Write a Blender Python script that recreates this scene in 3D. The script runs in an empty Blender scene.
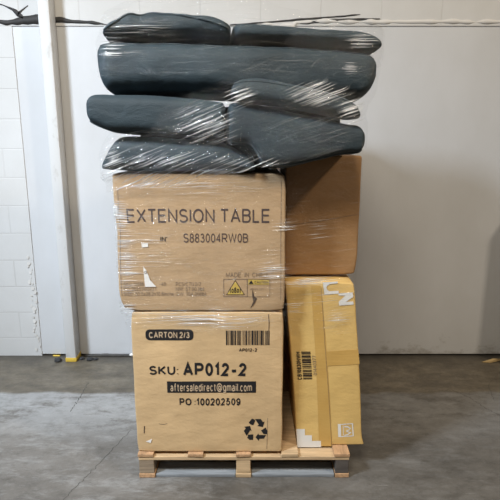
import bpy, bmesh, math, random
from mathutils import Vector, noise
random.seed(7)
SC = bpy.context.scene
COL = SC.collection
R = math.radians

# ------------------------------------------------------------------ camera
CAM_H, PITCH = 1.58, R(12)
cd = bpy.data.cameras.new('camera')
cd.lens = 36; cd.sensor_width = 36; cd.sensor_fit = 'HORIZONTAL'
cam = bpy.data.objects.new('camera', cd); COL.objects.link(cam)
cam.location = (0, 0, CAM_H); cam.rotation_euler = (R(90) - PITCH, 0, 0)
SC.camera = cam
# ------------------------------------------------------------------ world, lights, exposure
w = bpy.data.worlds.new('world'); SC.world = w; w.use_nodes = True
bg = w.node_tree.nodes['Background']
bg.inputs[0].default_value = (1.0, 0.93, 0.84, 1); bg.inputs[1].default_value = 0.115

def lamp(name, loc, target, size, power, color, size_y=None):
    l = bpy.data.lights.new(name, 'AREA'); l.energy = power; l.color = color
    l.shape = 'RECTANGLE'; l.size = size; l.size_y = size_y or size
    o = bpy.data.objects.new(name, l); COL.objects.link(o); o.location = loc
    o.rotation_euler = (Vector(target) - Vector(loc)).to_track_quat('-Z', 'Y').to_euler()
    return o
# open dock door to the left of the viewer, and two warehouse ceiling lamps
lamp('high_window_daylight', (-3.0, 0.3, 3.9), (-0.7, 3.3, 0.35), 0.7, 74, (0.74, 0.86, 1.0), 0.7).data.spread = R(78)
lamp('ceiling_lamp_light', (4.8, -1.0, 6.2), (0.3, 2.6, 1.0), 0.5, 215, (1.0, 0.86, 0.68), 0.5)
lamp('ceiling_lamp_light', (-0.5, -0.3, 4.5), (-0.1, 2.4, 0.6), 1.2, 112, (1.0, 0.89, 0.72), 1.2)
vs = SC.view_settings
vs.view_transform = 'Standard'; vs.look = 'None'; vs.gamma = 1; vs.use_curve_mapping = False
vs.exposure = 0.0

# ------------------------------------------------------------------ helpers
def P(u, v, Y):
    """a measured point of the photograph on the upright plane at distance Y -> world (x, z)"""
    a = (u - 250) / 500; b = (250 - v) / 500
    t = Y / (math.cos(PITCH) + b * math.sin(PITCH))
    return a * t, CAM_H + (b * math.cos(PITCH) - math.sin(PITCH)) * t

def link(name, me, mat=None, parent=None):
    o = bpy.data.objects.new(name, me); COL.objects.link(o)
    if mat: me.materials.append(mat)
    if parent: o.parent = parent
    return o
def obj(name, bm, mat=None, parent=None, smooth=True):
    bmesh.ops.recalc_face_normals(bm, faces=bm.faces[:])
    me = bpy.data.meshes.new(name); bm.to_mesh(me); bm.free()
    for p in me.polygons: p.use_smooth = smooth
    return link(name, me, mat, parent)
def thing(o, label, cat, group=None):
    o['label'] = label; o['category'] = cat
    if group: o['group'] = group
    return o
def struct(o):
    o['kind'] = 'structure'; return o
def empty(name, loc=(0, 0, 0)):
    o = bpy.data.objects.new(name, None); COL.objects.link(o); o.location = loc; o.empty_display_size = .1
    return o

def nz(x, y, z): return noise.noise(Vector((x, y, z)))

def box_bm(bm, x0, x1, y0, y1, z0, z1, bev=0.0):
    r = bmesh.ops.create_cube(bm, size=1)
    for v in r['verts']:
        v.co = Vector((x0 + (v.co.x + .5) * (x1 - x0), y0 + (v.co.y + .5) * (y1 - y0), z0 + (v.co.z + .5) * (z1 - z0)))
    if bev:
        es = list({e for v in r['verts'] for e in v.link_edges})
        bmesh.ops.bevel(bm, geom=es, offset=bev, segments=2, affect='EDGES', profile=.5)
    return bm

def axis(h, r, step):
    n = max(2, int((2 * h - 2 * r) / step))
    mid = [-h + r + i * (2 * h - 2 * r) / n for i in range(n + 1)]
    return [-h, -h + .3 * r, -h + .65 * r] + mid + [h - .65 * r, h - .3 * r, h]

def rounded_box(cx, cy, cz, hx, hy, hz, r, step, f):
    """rounded grid box; f maps each point of the true box to its dented place"""
    bm = bmesh.new(); A = [axis(hx, r, step), axis(hy, r, step), axis(hz, r, step)]; H = (hx, hy, hz)
    cache = {}
    def vert(p):
        k = tuple(round(c, 6) for c in p)
        if k not in cache:
            q = [max(-H[i] + r, min(H[i] - r, p[i])) for i in range(3)]
            d = Vector([p[i] - q[i] for i in range(3)])
            if d.length > 1e-9: d = d.normalized() * r
            w_ = Vector(q) + d + Vector((cx, cy, cz))
            cache[k] = bm.verts.new(f(w_))
        return cache[k]
    for ax in range(3):
        u, v = [i for i in range(3) if i != ax]
        for s in (-1, 1):
            for i in range(len(A[u]) - 1):
                for j in range(len(A[v]) - 1):
                    q = []
                    for a, b in ((i, j), (i + 1, j), (i + 1, j + 1), (i, j + 1)):
                        p = [0, 0, 0]; p[ax] = s * H[ax]; p[u] = A[u][a]; p[v] = A[v][b]
                        q.append(vert(p))
                    bm.faces.new(q)
    return bm

def tube(bm, pts, rad, seg=8):
    rings = []
    for i, p in enumerate(pts):
        p = Vector(p); t = (Vector(pts[min(i + 1, len(pts) - 1)]) - Vector(pts[max(i - 1, 0)])).normalized()
        a = t.orthogonal().normalized(); b = t.cross(a)
        rr = rad[i] if isinstance(rad, (list, tuple)) else rad
        rings.append([bm.verts.new(p + rr * (math.cos(k * 2 * math.pi / seg) * a + math.sin(k * 2 * math.pi / seg) * b)) for k in range(seg)])
    for i in range(len(rings) - 1):
        # match rings by nearest start to avoid twists
        r0, r1 = rings[i], rings[i + 1]
        s = min(range(seg), key=lambda k: (r1[k].co - r0[0].co).length)
        rings[i + 1] = r1 = r1[s:] + r1[:s]
        if (r1[1].co - r0[1].co).length > (r1[-1].co - r0[1].co).length:
            rings[i + 1] = r1 = [r1[0]] + r1[:0:-1]
        for k in range(seg):
            bm.faces.new((r0[k], r0[(k + 1) % seg], r1[(k + 1) % seg], r1[k]))
    bm.faces.new(rings[0]); bm.faces.new(rings[-1][::-1])

# ------------------------------------------------------------------ materials
class NT:
    def __init__(s, name):
        s.m = bpy.data.materials.new(name); s.m.use_nodes = True
        s.t = s.m.node_tree; s.n = s.t.nodes; s.l = s.t.links
        s.b = s.n['Principled BSDF']; s.out = s.n['Material Output']
        s.geo = s.n.new('ShaderNodeTexCoord').outputs['Object']
    def add(s, typ, **kw):
        n = s.n.new(typ)
        for k, v in kw.items(): setattr(n, k, v)
        return n
    def put(s, a, b): s.l.new(a, b)
    def vec(s, scale, loc=(0, 0, 0), rot=(0, 0, 0), src=None):
        m = s.add('ShaderNodeMapping'); m.inputs['Scale'].default_value = scale
        m.inputs['Location'].default_value = loc; m.inputs['Rotation'].default_value = rot
        s.put(src or s.geo, m.inputs[0]); return m.outputs[0]
    def noise(s, vec, scale=5, detail=4, rough=.55, dist=0.0):
        n = s.add('ShaderNodeTexNoise'); n.inputs['Scale'].default_value = scale
        n.inputs['Detail'].default_value = detail; n.inputs['Roughness'].default_value = rough
        n.inputs['Distortion'].default_value = dist
        s.put(vec, n.inputs['Vector']); return n.outputs['Fac']
    def ramp(s, fac, stops):
        r = s.add('ShaderNodeValToRGB'); e = r.color_ramp.elements
        while len(e) < len(stops): e.new(.5)
        for el, (p, c) in zip(e, stops):
            el.position = p; el.color = (c if isinstance(c, tuple) else (c, c, c)) + (1,)
        s.put(fac, r.inputs[0]); return r.outputs[0]
    def mix(s, fac, a, b, mode='MIX'):
        m = s.add('ShaderNodeMix', data_type='RGBA', blend_type=mode)
        for sock, val in ((m.inputs[0], fac), (m.inputs[6], a), (m.inputs[7], b)):
            if hasattr(val, 'links'): s.put(val, sock)
            elif isinstance(val, tuple): sock.default_value = val + (1,)
            else: sock.default_value = val
        return m.outputs[2]
    def math(s, op, a, b=0.0, c=None):
        m = s.add('ShaderNodeMath', operation=op)
        for i, val in enumerate((a, b, c)):
            if val is None: continue
            if hasattr(val, 'links'): s.put(val, m.inputs[i])
            else: m.inputs[i].default_value = val
        return m.outputs[0]
    def bump(s, h, strength=.3, dist=.01):
        b = s.add('ShaderNodeBump'); b.inputs['Strength'].default_value = strength; b.inputs['Distance'].default_value = dist
        s.put(h, b.inputs['Height']); s.put(b.outputs[0], s.b.inputs['Normal']); return b.outputs[0]
    def base(s, c):
        if hasattr(c, 'links'): s.put(c, s.b.inputs['Base Color'])
        else: s.b.inputs['Base Color'].default_value = c + (1,)
    def set(s, **kw):
        for k, v in kw.items(): s.b.inputs[k.replace('_', ' ')].default_value = v

def flat_mat(name, c, rough=.6, metallic=0.0):
    t = NT(name); t.base(c); t.set(Roughness=rough, Metallic=metallic); return t.m

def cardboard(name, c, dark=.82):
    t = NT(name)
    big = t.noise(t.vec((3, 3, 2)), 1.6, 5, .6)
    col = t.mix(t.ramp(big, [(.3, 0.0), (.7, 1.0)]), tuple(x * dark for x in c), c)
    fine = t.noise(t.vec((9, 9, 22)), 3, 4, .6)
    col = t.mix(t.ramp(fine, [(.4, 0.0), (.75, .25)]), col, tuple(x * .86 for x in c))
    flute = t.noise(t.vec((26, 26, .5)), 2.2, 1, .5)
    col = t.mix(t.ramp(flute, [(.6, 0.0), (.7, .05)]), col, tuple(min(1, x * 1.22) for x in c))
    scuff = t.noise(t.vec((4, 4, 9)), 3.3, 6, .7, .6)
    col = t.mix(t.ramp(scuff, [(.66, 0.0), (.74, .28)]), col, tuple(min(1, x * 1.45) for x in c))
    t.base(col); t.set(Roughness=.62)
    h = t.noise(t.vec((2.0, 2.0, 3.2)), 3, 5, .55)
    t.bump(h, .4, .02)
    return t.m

def cloth(name, c):
    t = NT(name)
    n = t.noise(t.vec((1, 1, 1)), 5, 5, .6)
    col = t.mix(t.ramp(n, [(.35, 0.0), (.7, 1.0)]), tuple(x * .8 for x in c), tuple(x * 1.12 for x in c))
    t.base(col); t.set(Roughness=.72, Sheen_Weight=.05, Sheen_Roughness=.5)
    t.b.inputs['Sheen Tint'].default_value = (.4, .6, .75, 1)
    wr = t.noise(t.vec((2.2, 2.2, 5)), 4, 5, .6, .5)
    wv = t.noise(t.vec((1, 1, 1)), 260, 1, .5)
    t.bump(t.mix(.1, wr, wv), .38, .02)
    return t.m

def wood(name, c, rough=.7, axis_scale=(1, 12, 12)):
    t = NT(name)
    g = t.noise(t.vec(axis_scale), 4, 5, .65, .8)
    col = t.mix(t.ramp(g, [(.3, 0.0), (.72, 1.0)]), tuple(x * .6 for x in c), tuple(min(1, x * 1.15) for x in c))
    t.base(col); t.set(Roughness=rough); t.bump(g, .3, .004)
    return t.m

# ---- painted block wall
def block_wall():
    t = NT('white painted block')
    sep = t.add('ShaderNodeSeparateXYZ'); t.put(t.geo, sep.inputs[0])
    com = t.add('ShaderNodeCombineXYZ'); t.put(sep.outputs[0], com.inputs[0]); t.put(sep.outputs[2], com.inputs[1])
    b = t.add('ShaderNodeTexBrick'); t.put(t.vec((1, 1, 1), (.13, .055, 0), src=com.outputs[0]), b.inputs['Vector'])
    b.inputs['Scale'].default_value = 1; b.inputs['Brick Width'].default_value = .4; b.inputs['Row Height'].default_value = .2
    b.inputs['Mortar Size'].default_value = .006; b.inputs['Mortar Smooth'].default_value = .7
    b.offset = .5
    dirt = t.noise(t.vec((1, 1, 1)), 2.3, 6, .65)
    col = t.mix(t.ramp(dirt, [(.35, 0.0), (.75, .6)]), (.55, .545, .535), (.46, .45, .43))
    patchy = t.noise(t.vec((1, 1, 1)), 1.1, 3, .6)
    mort = t.math('MULTIPLY', b.outputs['Fac'], t.ramp(patchy, [(.3, .12), (.65, .5)]))
    col = t.mix(mort, col, (.38, .365, .345))
    t.base(col); t.set(Roughness=.55)
    grain = t.noise(t.vec((1, 1, 1)), 55, 4, .6)
    h = t.math('SUBTRACT', t.math('MULTIPLY', grain, .25), t.math('MULTIPLY', b.outputs['Fac'], .4))
    t.bump(h, .4, .005)
    return t.m

def panel_mat():
    t = NT('white painted infill board')
    n = t.noise(t.vec((1.2, 1, .7)), 1.7, 6, .6)
    col = t.mix(t.ramp(n, [(.35, 0.0), (.75, 1.0)]), (.54, .545, .555), (.48, .48, .48))
    sep = t.add('ShaderNodeSeparateXYZ'); t.put(t.geo, sep.inputs[0])
    # splashed dirt in ragged patches along the foot of the board
    sp = t.noise(t.vec((1, 1, 1.6)), 6, 7, .72)
    low = t.math('SUBTRACT', sp, t.math('MULTIPLY', sep.outputs[2], 1.5))
    right = t.ramp(sep.outputs[0], [(.0, .12), (.55, 1.0)])
    col = t.mix(t.math('MULTIPLY', t.ramp(low, [(.40, 0.0), (.58, .75)]), right), col, (.25, .23, .20))
    streak = t.noise(t.vec((14, 1, .6)), 2, 4, .6)
    col = t.mix(t.ramp(streak, [(.6, 0.0), (.8, .12)]), col, (.45, .44, .42))
    t.base(col); t.set(Roughness=.42)
    t.bump(t.noise(t.vec((1, 1, 1)), 9, 4, .6), .12, .008)
    return t.m

def floor_mat():
    t = NT('worn grey concrete')
    sep = t.add('ShaderNodeSeparateXYZ'); t.put(t.geo, sep.inputs[0])
    n1 = t.noise(t.vec((1, 1.5, 1)), 1.8, 7, .68, .4)
    col = t.ramp(n1, [(.25, (.056, .051, .044)), (.5, (.098, .090, .079)), (.75, (.145, .136, .123))])
    # pale worn patches dragged sideways
    n2 = t.noise(t.vec((1.1, 3.2, 1), rot=(0, 0, .12)), 3.4, 10, .78, .35)
    west = t.ramp(t.math('MULTIPLY', sep.outputs[0], -1.0), [(.0, .35), (.45, 1.0)])
    col = t.mix(t.math('MULTIPLY', west, .45), col, t.mix(1.0, col, (1.9, 1.9, 1.95), 'MULTIPLY'))  # plain lift of the left side: daylight painted into the floor colour
    col = t.mix(t.math('MULTIPLY', t.ramp(n2, [(.50, 0.0), (.60, .38), (.75, .62)]), west), col, (.32, .32, .315))
    # lane scrubbed pale by traffic, in ragged patches, just before the brown strip
    lane = t.math('MULTIPLY', t.ramp(t.math('SUBTRACT', sep.outputs[1], 2.0), [(.38, 0.0), (.75, 1.0)]), west)
    n6 = t.noise(t.vec((.9, 2.2, 1), (4, 2, 0), (0, 0, -.1)), 2.6, 10, .8, .2)
    col = t.mix(t.math('MULTIPLY', t.ramp(n6, [(.40, 0.0), (.50, .75)]), lane), col, (.33, .33, .325))
    n7 = t.noise(t.vec((.8, 2.6, 1), (9, 5, 0), (0, 0, .15)), 3.0, 11, .82, .2)
    col = t.mix(t.math('MULTIPLY', t.ramp(n7, [(.53, 0.0), (.60, .35)]), west), col, (.29, .29, .285))
    # fine scratches
    n3 = t.noise(t.vec((2, 22, 1), rot=(0, 0, .5)), 3, 4, .7, .4)
    col = t.mix(t.ramp(n3, [(.66, 0.0), (.73, .35)]), col, (.36, .35, .33))
    n4 = t.noise(t.vec((1, 1, 1)), 40, 5, .7)
    col = t.mix(t.ramp(n4, [(.6, 0.0), (.8, .35)]), col, (.06, .058, .055))
    n5 = t.noise(t.vec((1, 1.3, 1)), 11, 9, .75)
    col = t.mix(t.ramp(n5, [(.36, .55), (.5, 0.0)]), col, t.mix(1.0, col, (.55, .54, .52), 'MULTIPLY'))
    col = t.mix(t.ramp(n5, [(.55, 0.0), (.7, .45)]), col, t.mix(1.0, col, (1.5, 1.5, 1.5), 'MULTIPLY'))
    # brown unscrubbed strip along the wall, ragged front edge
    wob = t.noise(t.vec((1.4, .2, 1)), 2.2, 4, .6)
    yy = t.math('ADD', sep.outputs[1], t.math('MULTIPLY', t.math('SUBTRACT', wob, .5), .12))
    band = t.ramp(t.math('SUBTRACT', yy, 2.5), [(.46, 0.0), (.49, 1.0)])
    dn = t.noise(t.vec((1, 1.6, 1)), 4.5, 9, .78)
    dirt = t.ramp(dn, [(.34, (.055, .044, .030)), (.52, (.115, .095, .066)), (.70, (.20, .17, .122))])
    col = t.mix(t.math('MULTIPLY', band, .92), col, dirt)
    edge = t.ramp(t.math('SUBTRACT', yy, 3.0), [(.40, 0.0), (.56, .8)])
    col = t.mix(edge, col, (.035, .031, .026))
    t.base(col); t.put(t.ramp(n2, [(.3, .42), (.7, .62)]), t.b.inputs['Roughness'])
    t.bump(t.mix(.4, n4, n1), .35, .006)
    return t.m

def post_mat():
    t = NT('chipped white enamel')
    n = t.noise(t.vec((1, 1, .5)), 14, 7, .7)
    col = t.mix(t.ramp(n, [(.58, 0.0), (.7, .55)]), (.56, .555, .545), (.38, .36, .33))
    sp = t.noise(t.vec((1, 1, 1)), 60, 3, .6)
    col = t.mix(t.ramp(sp, [(.68, 0.0), (.74, .6)]), col, (.3, .27, .23))
    t.base(col); t.set(Roughness=.5); t.bump(n, .25, .004); return t.m

def film_mat(name, spots, slant=0.0, thick=.625, milk=.7, gl=.03, base=0.0, ul=1.0):
    """clear stretch film: see-through, faint gloss, with whitish creases along the pull where it is bunched.
    spots = (x, z, rx, rz, strength): where the sheet is bunched"""
    t = NT(name)
    uv = t.add('ShaderNodeTexCoord').outputs['UV']
    sp = t.add('ShaderNodeSeparateXYZ'); t.put(uv, sp.inputs[0])
    wav = t.math('MULTIPLY', t.math('SUBTRACT', t.noise(t.vec((3, 5, 1), src=uv), 1.5, 2, .5), .5), .018)
    vv = t.math('ADD', t.math('SUBTRACT', sp.outputs[1], t.math('MULTIPLY', sp.outputs[0], slant)), wav)
    cm = t.add('ShaderNodeCombineXYZ'); t.put(sp.outputs[0], cm.inputs[0]); t.put(vv, cm.inputs[1])
    n1 = t.noise(t.vec((ul, 78, 1), src=cm.outputs[0]), 3.0, 3, .55)
    n2 = t.noise(t.vec((ul * 2, 120, 1), (3, 7, 0), src=cm.outputs[0]), 2.4, 3, .6)
    pos = t.add('ShaderNodeSeparateXYZ'); t.put(t.geo, pos.inputs[0])
    bunch = None
    for (x, z, rx, rz, k) in spots:
        dx = t.math('DIVIDE', t.math('SUBTRACT', pos.outputs[0], x), rx); dz = t.math('DIVIDE', t.math('SUBTRACT', pos.outputs[2], z), rz)
        d = t.math('SQRT', t.math('ADD', t.math('MULTIPLY', dx, dx), t.math('MULTIPLY', dz, dz)))
        m = t.math('MULTIPLY', t.math('MAXIMUM', t.math('SUBTRACT', 1.0, d), 0.0), k)
        bunch = m if bunch is None else t.math('MAXIMUM', bunch, m)
    # more bunching -> lower threshold -> more and brighter creases
    big = t.math('ADD', t.math('MULTIPLY', bunch, .13), base)
    def crease(n): 
        c = t.math('MULTIPLY', t.math('SUBTRACT', t.math('ADD', n, big), thick), 16.0)
        return t.math('MINIMUM', t.math('MAXIMUM', c, 0.0), 1.0)
    cr = t.math('MAXIMUM', crease(n1), t.math('MULTIPLY', crease(n2), .7))
    cr = t.math('MULTIPLY', cr, t.math('MINIMUM', t.math('ADD', t.math('MULTIPLY', bunch, 1.6), .18), 1.0))
    h = t.math('ADD', n1, t.math('MULTIPLY', n2, .5))
    b = t.add('ShaderNodeBump'); b.inputs['Strength'].default_value = .7; b.inputs['Distance'].default_value = .010
    t.put(h, b.inputs['Height'])
    tr = t.add('ShaderNodeBsdfTransparent'); tr.inputs[0].default_value = (.985, .985, .985, 1)
    go = t.add('ShaderNodeBsdfGlossy'); go.inputs['Roughness'].default_value = .12; t.put(b.outputs[0], go.inputs['Normal'])
    df = t.add('ShaderNodeBsdfDiffuse'); df.inputs[0].default_value = (.88, .88, .88, 1); t.put(b.outputs[0], df.inputs['Normal'])
    m1 = t.add('ShaderNodeMixShader'); t.put(t.math('MULTIPLY', cr, milk), m1.inputs[0])
    t.put(tr.outputs[0], m1.inputs[1]); t.put(df.outputs[0], m1.inputs[2])
    m2 = t.add('ShaderNodeMixShader'); t.put(t.math('ADD', t.math('MULTIPLY', cr, .25), gl), m2.inputs[0])
    t.put(m1.outputs[0], m2.inputs[1]); t.put(go.outputs[0], m2.inputs[2])
    t.put(m2.outputs[0], t.out.inputs['Surface'])
    return t.m

M = dict(
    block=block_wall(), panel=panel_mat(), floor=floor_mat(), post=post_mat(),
    card_low=cardboard('tan corrugated board', (.63, .43, .225)),
    card_up=cardboard('brown corrugated board', (.47, .315, .175)),
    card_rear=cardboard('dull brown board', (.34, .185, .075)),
    card_yel=cardboard('mustard corrugated board', (.68, .45, .155), .9),
    ink=flat_mat('black print', (.012, .011, .012), .55),
    ink_brown=flat_mat('faded dark print', (.075, .05, .045), .6),
    ink_faint=flat_mat('rubbed print', (.20, .145, .10), .6),
    tan_print=flat_mat('bare board in the print', (.50, .37, .24), .65),
    white=flat_mat('white print', (.72, .70, .66), .55),
    yellow=flat_mat('yellow warning print', (.52, .36, .08), .5),
    paper=flat_mat('white torn paper', (.75, .72, .68), .6),
    dark_gap=flat_mat('dark torn board', (.07, .045, .03), .8),
    cloth=cloth('slate teal cushion cloth', (.0195, .034, .042)),
    cloth_dark=cloth('dark slate filler cloth', (.014, .022, .027)),
    piping=cloth('slate piping', (.03, .045, .053)),
    pine=wood('pale pine', (.60, .42, .24)), pine_end=wood('pine end grain', (.50, .30, .16), .75, (14, 3, 14)),
    pine_grey=wood('weathered pine', (.33, .25, .17)), pine_black=wood('blackened pine', (.10, .085, .075)),
    bluegrey=wood('blue grey worn paint', (.27, .29, .31)),
    seal=flat_mat('black sealant', (.03, .028, .027), .7), foam=flat_mat('off white filler foam', (.58, .56, .53), .7),
    yel_paint=flat_mat('yellow floor paint', (.60, .40, .05), .6),
    crack=flat_mat('dirt in crack', (.075, .07, .065), .9),
    rubble=flat_mat('dark rubble', (.03, .03, .032), .8), leaf=flat_mat('dry yellow scrap', (.42, .30, .14), .7),
    clear_tape=None,
)
def tape_mat():
    t = NT('tan parcel tape'); n = t.noise(t.vec((3, 3, 3)), 3, 4, .6)
    t.base(t.mix(n, (.50, .29, .075), (.60, .38, .12))); t.set(Roughness=.3); t.bump(t.noise(t.vec((3, 3, 20)), 5, 3, .5), .2, .004); return t.m
M['tape'] = tape_mat()

# ------------------------------------------------------------------ the setting
WALL_Y, PANEL_Y = 3.562, 3.568
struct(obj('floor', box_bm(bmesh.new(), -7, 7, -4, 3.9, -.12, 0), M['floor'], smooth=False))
bm = bmesh.new()
box_bm(bm, -7, -1.585, WALL_Y, 3.85, 0, 4.2)
box_bm(bm, -1.585, 7, WALL_Y, 3.85, 2.345, 4.2)
struct(obj('wall_back', bm, M['block'], smooth=False))
struct(obj('wall_infill', box_bm(bmesh.new(), -1.60, 7, PANEL_Y, 3.80, .012, 2.36), M['panel'], smooth=False))

struct(obj('shadow_block', box_bm(bmesh.new(), 1.97, 2.5, 3.22, WALL_Y + .002, 0, 1.3, .004), M['block'], smooth=False))  # unseen block added out of frame to cast the dark wedge at right
def ragged_strip(pts, y0, y1, amp, seed):
    """upright ragged sliver: pts = (x, z, half height)"""
    bm = bmesh.new(); rows = []
    n = 40
    for i in range(n + 1):
        t = i / n * (len(pts) - 1); k = min(int(t), len(pts) - 2); f = t - k
        a, b = pts[k], pts[k + 1]
        x, z, h = (a[j] + (b[j] - a[j]) * f for j in range(3))
        zu = z + h + amp * nz(x * 14, seed, 0); zl = z - h + amp * nz(x * 17, seed + 5, 2)
        if zu < zl + .001: zu = zl + .001
        rows.append([bm.verts.new((x, y0, zl)), bm.verts.new((x, y0, zu)), bm.verts.new((x, y1, zu)), bm.verts.new((x, y1, zl))])
    for i in range(n):
        for k in range(4): bm.faces.new((rows[i][k], rows[i][(k + 1) % 4], rows[i + 1][(k + 1) % 4], rows[i + 1][k]))
    bm.faces.new(rows[0]); bm.faces.new(rows[-1][::-1])
    return bm
def wl(u, v): return P(u, v, WALL_Y)
def strip_px(pts, amp, seed, name, mat, y0=WALL_Y - .004, y1=WALL_Y + .02):
    q = []
    for u, v, h in pts:
        x, z = wl(u, v); q.append((x, z, h))
    return struct(obj(name, ragged_strip(q, y0, y1, amp, seed), mat))
# broken sealant and open joints along the head of the infill
strip_px([(-30, 21, .006), (0, 22, .012), (14, 22, .016), (24, 20.5, .026), (36, 19.5, .030), (46, 20, .022)], .014, 1, 'trim_1', M['seal'])
strip_px([(-10, 2, .002), (3, 5, .004), (12, 9, .008), (17, 13, .020), (23, 17, .012)], .004, 2, 'trim_2', M['seal'])
strip_px([(18, 14, .010), (23, 9.5, .004), (28, 5.5, .003)], .004, 3, 'trim_3', M['seal'])
strip_px([(50, 19.5, .016), (60, 20, .016), (75, 21.5, .010), (92, 22.5, .009), (108, 24.5, .003)], .008, 4, 'trim_4', M['seal'])
strip_px([(230, 25, .003), (270, 22, .004), (300, 19.5, .006), (345, 16, .004), (360, 14.5, .002)], .003, 5, 'trim_5', M['seal'])
strip_px([(300, 23.5, .005), (330, 20.5, .009), (352, 19.5, .008), (380, 19, .003)], .005, 6, 'trim_6', M['seal'])
# lumpy foam bead
bm = bmesh.new(); pts = []; rad = []
for i in range(150):
    x = -.95 + i * 3.35 / 149
    pts.append((x, WALL_Y + .006, 2.352 + .012 * nz(x * 5, 1, 0) + (.02 if x > .3 else 0))); rad.append(.006 + (.008 if x > .2 else 0) + .013 * nz(x * 13, 4, 1))
tube(bm, pts, [max(.004, r) for r in rad], 10)
struct(obj('trim_7', bm, M['foam']))
# dirt line and paint under the infill
for k, (u0, u1, mat, h) in enumerate([(54, 61, 'yel_paint', .004), (86, 134, 'crack', .007)]):
    bm = bmesh.new(); x0, _ = P(u0, 356, 3.57); x1, _ = P(u1, 356, 3.57)
    struct(obj('trim_%d' % (8 + k), ragged_strip([(x0, h, h * .4), ((x0 + x1) / 2, h, h), (x1, h, h * .3)], 3.545, 3.566, .006, 11 + k), M[mat]))
# ragged paint peeling down the left edge of the infill
bm = bmesh.new()
for i in range(26):
    z = .06 + i * .028 + random.uniform(-.01, .01); x = -1.60 + random.uniform(-.03, .012); s = random.uniform(.006, .022)
    vs_ = [bm.verts.new((x + s * math.cos(a) * random.uniform(.5, 1), WALL_Y - .003 - random.uniform(0, .004), z + s * 1.3 * math.sin(a) * random.uniform(.5, 1))) for a in [k * math.pi / 3 for k in range(6)]]
    bm.faces.new(vs_)
struct(obj('trim_10', bm, M['foam']))

def FL(u, v):
    b = (250 - v) / 500
    t = -CAM_H / (b * math.cos(PITCH) - math.sin(PITCH))
    return (u - 250) / 500 * t, (math.cos(PITCH) + b * math.sin(PITCH)) * t
def floor_crack(name, pts, wd, seed):
    bm = bmesh.new(); P3 = []
    n = 70
    for i in range(n + 1):
        t = i / n * (len(pts) - 1); k = min(int(t), len(pts) - 2); f = t - k
        a, b = FL(*pts[k]), FL(*pts[k + 1])
        x = a[0] + (b[0] - a[0]) * f + .012 * nz(i * .35, seed, 0); y = a[1] + (b[1] - a[1]) * f + .012 * nz(i * .35, seed, 9)
        P3.append((x, y, wd * (.6 + .7 * abs(nz(i * .8, seed, 3)))))
    prev = None
    for i, (x, y, h) in enumerate(P3):
        a = bm.verts.new((x - h, y, .0012)); b = bm.verts.new((x + h, y + h * .4, .0012))
        if prev: bm.faces.new((prev[0], prev[1], b, a))
        prev = (a, b)
    return struct(obj(name, bm, M['crack']))
floor_crack('floor_crack', [(131, 430), (112, 450), (95, 468), (80, 483), (60, 503)], .0022, 2)
floor_crack('floor_crack', [(88, 383), (81, 396), (70, 412)], .0025, 5)
floor_crack('floor_crack', [(505, 418), (485, 408), (470, 398), (452, 390), (430, 392)], .0018, 8)
floor_crack('floor_crack', [(500, 372), (488, 385), (494, 400)], .0014, 12)

# ------------------------------------------------------------------ steel post
def square_tube(x0, x1, y0, y1, z0, z1, bev): return box_bm(bmesh.new(), x0, x1, y0, y1, z0, z1, bev)
post = obj('steel_post', square_tube(-1.362, -1.286, 3.450, 3.552, .004, 4.0, .006), M['post'])
thing(post, 'tall chipped white steel post with yellow foot standing before the wall', 'post')
bm = bmesh.new(); box_bm(bm, -1.3645, -1.2835, 3.4475, 3.5555, .0, .045, .003)
for v in bm.verts:
    if v.co.z > .03: v.co.z += -.008 + .018 * nz(v.co.x * 40, v.co.y * 40, 3)
obj('painted_foot', bm, M['yel_paint'], post)['label'] = 'yellow painted foot of post'

def lump(name, x, y, s, mat, label, cat, group=None, seed=0, flat=.6):
    bm = bmesh.new(); bmesh.ops.create_icosphere(bm, subdivisions=2, radius=1)
    for v in bm.verts:
        d = 1 + .45 * nz(v.co.x * 1.6 + seed, v.co.y * 1.6, v.co.z * 1.6)
        v.co = Vector((v.co.x * s[0] * d, v.co.y * s[1] * d, v.co.z * s[2] * d * flat))
    z0 = min(v.co.z for v in bm.verts)
    for v in bm.verts: v.co.z -= z0
    o = obj(name, bm, mat, smooth=False); o.location = (x, y, .0005)
    return thing(o, label, cat, group)
for k, (u, v, s, lab) in enumerate([
        (67, 362.5, .022, 'dark rubble lump in the corner at the yellow post foot, wall side'),
        (58, 361.5, .030, 'flat black scrap on the floor on the corner side of the yellow post foot'),
        (82, 359.5, .020, 'pale-dusted black lump just right of the yellow post foot'),
        (90, 360.5, .026, 'largest black rubble lump between the post and the boxes'),
        (96, 360.0, .018, 'small black rubble lump furthest from the post foot')]):
    if k == 0: continue
    x, y = FL(u, v); lump('rubble_lump', x, y, (s, s * .8, s * .8), M['rubble'], lab, 'rubble', 'rubble at the post foot', k * 3)
x, y = FL(132, 356.5); lump('paper_scrap', x, y, (.020, .012, .018), M['paper'], 'small white scrap on the floor at the wall beside the boxes', 'scrap', seed=4)
bm = bmesh.new()
sc = [(-.075, .000, .004), (-.03, .016, .010), (.02, .028, .018), (.075, .040, .012), (.080, .022, .016), (.03, .002, .026), (-.02, -.014, .012)]
top = [bm.verts.new(p) for p in sc]; bot = [bm.verts.new((p[0], p[1], p[2] * .2)) for p in sc]
c1 = bm.verts.new((.01, .012, .026)); c0 = bm.verts.new((.01, .012, .0))
for i in range(7):
    j = (i + 1) % 7; bm.faces.new((top[i], top[j], c1)); bm.faces.new((bot[j], bot[i], c0)); bm.faces.new((top[i], bot[i], bot[j], top[j]))
o = obj('dry_leaf', bm, M['leaf'], smooth=False); x, y = FL(492, 362.5); o.location = (x, y, .001)
thing(o, 'crumpled dry yellow scrap on the floor by the right wall', 'scrap')

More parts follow.
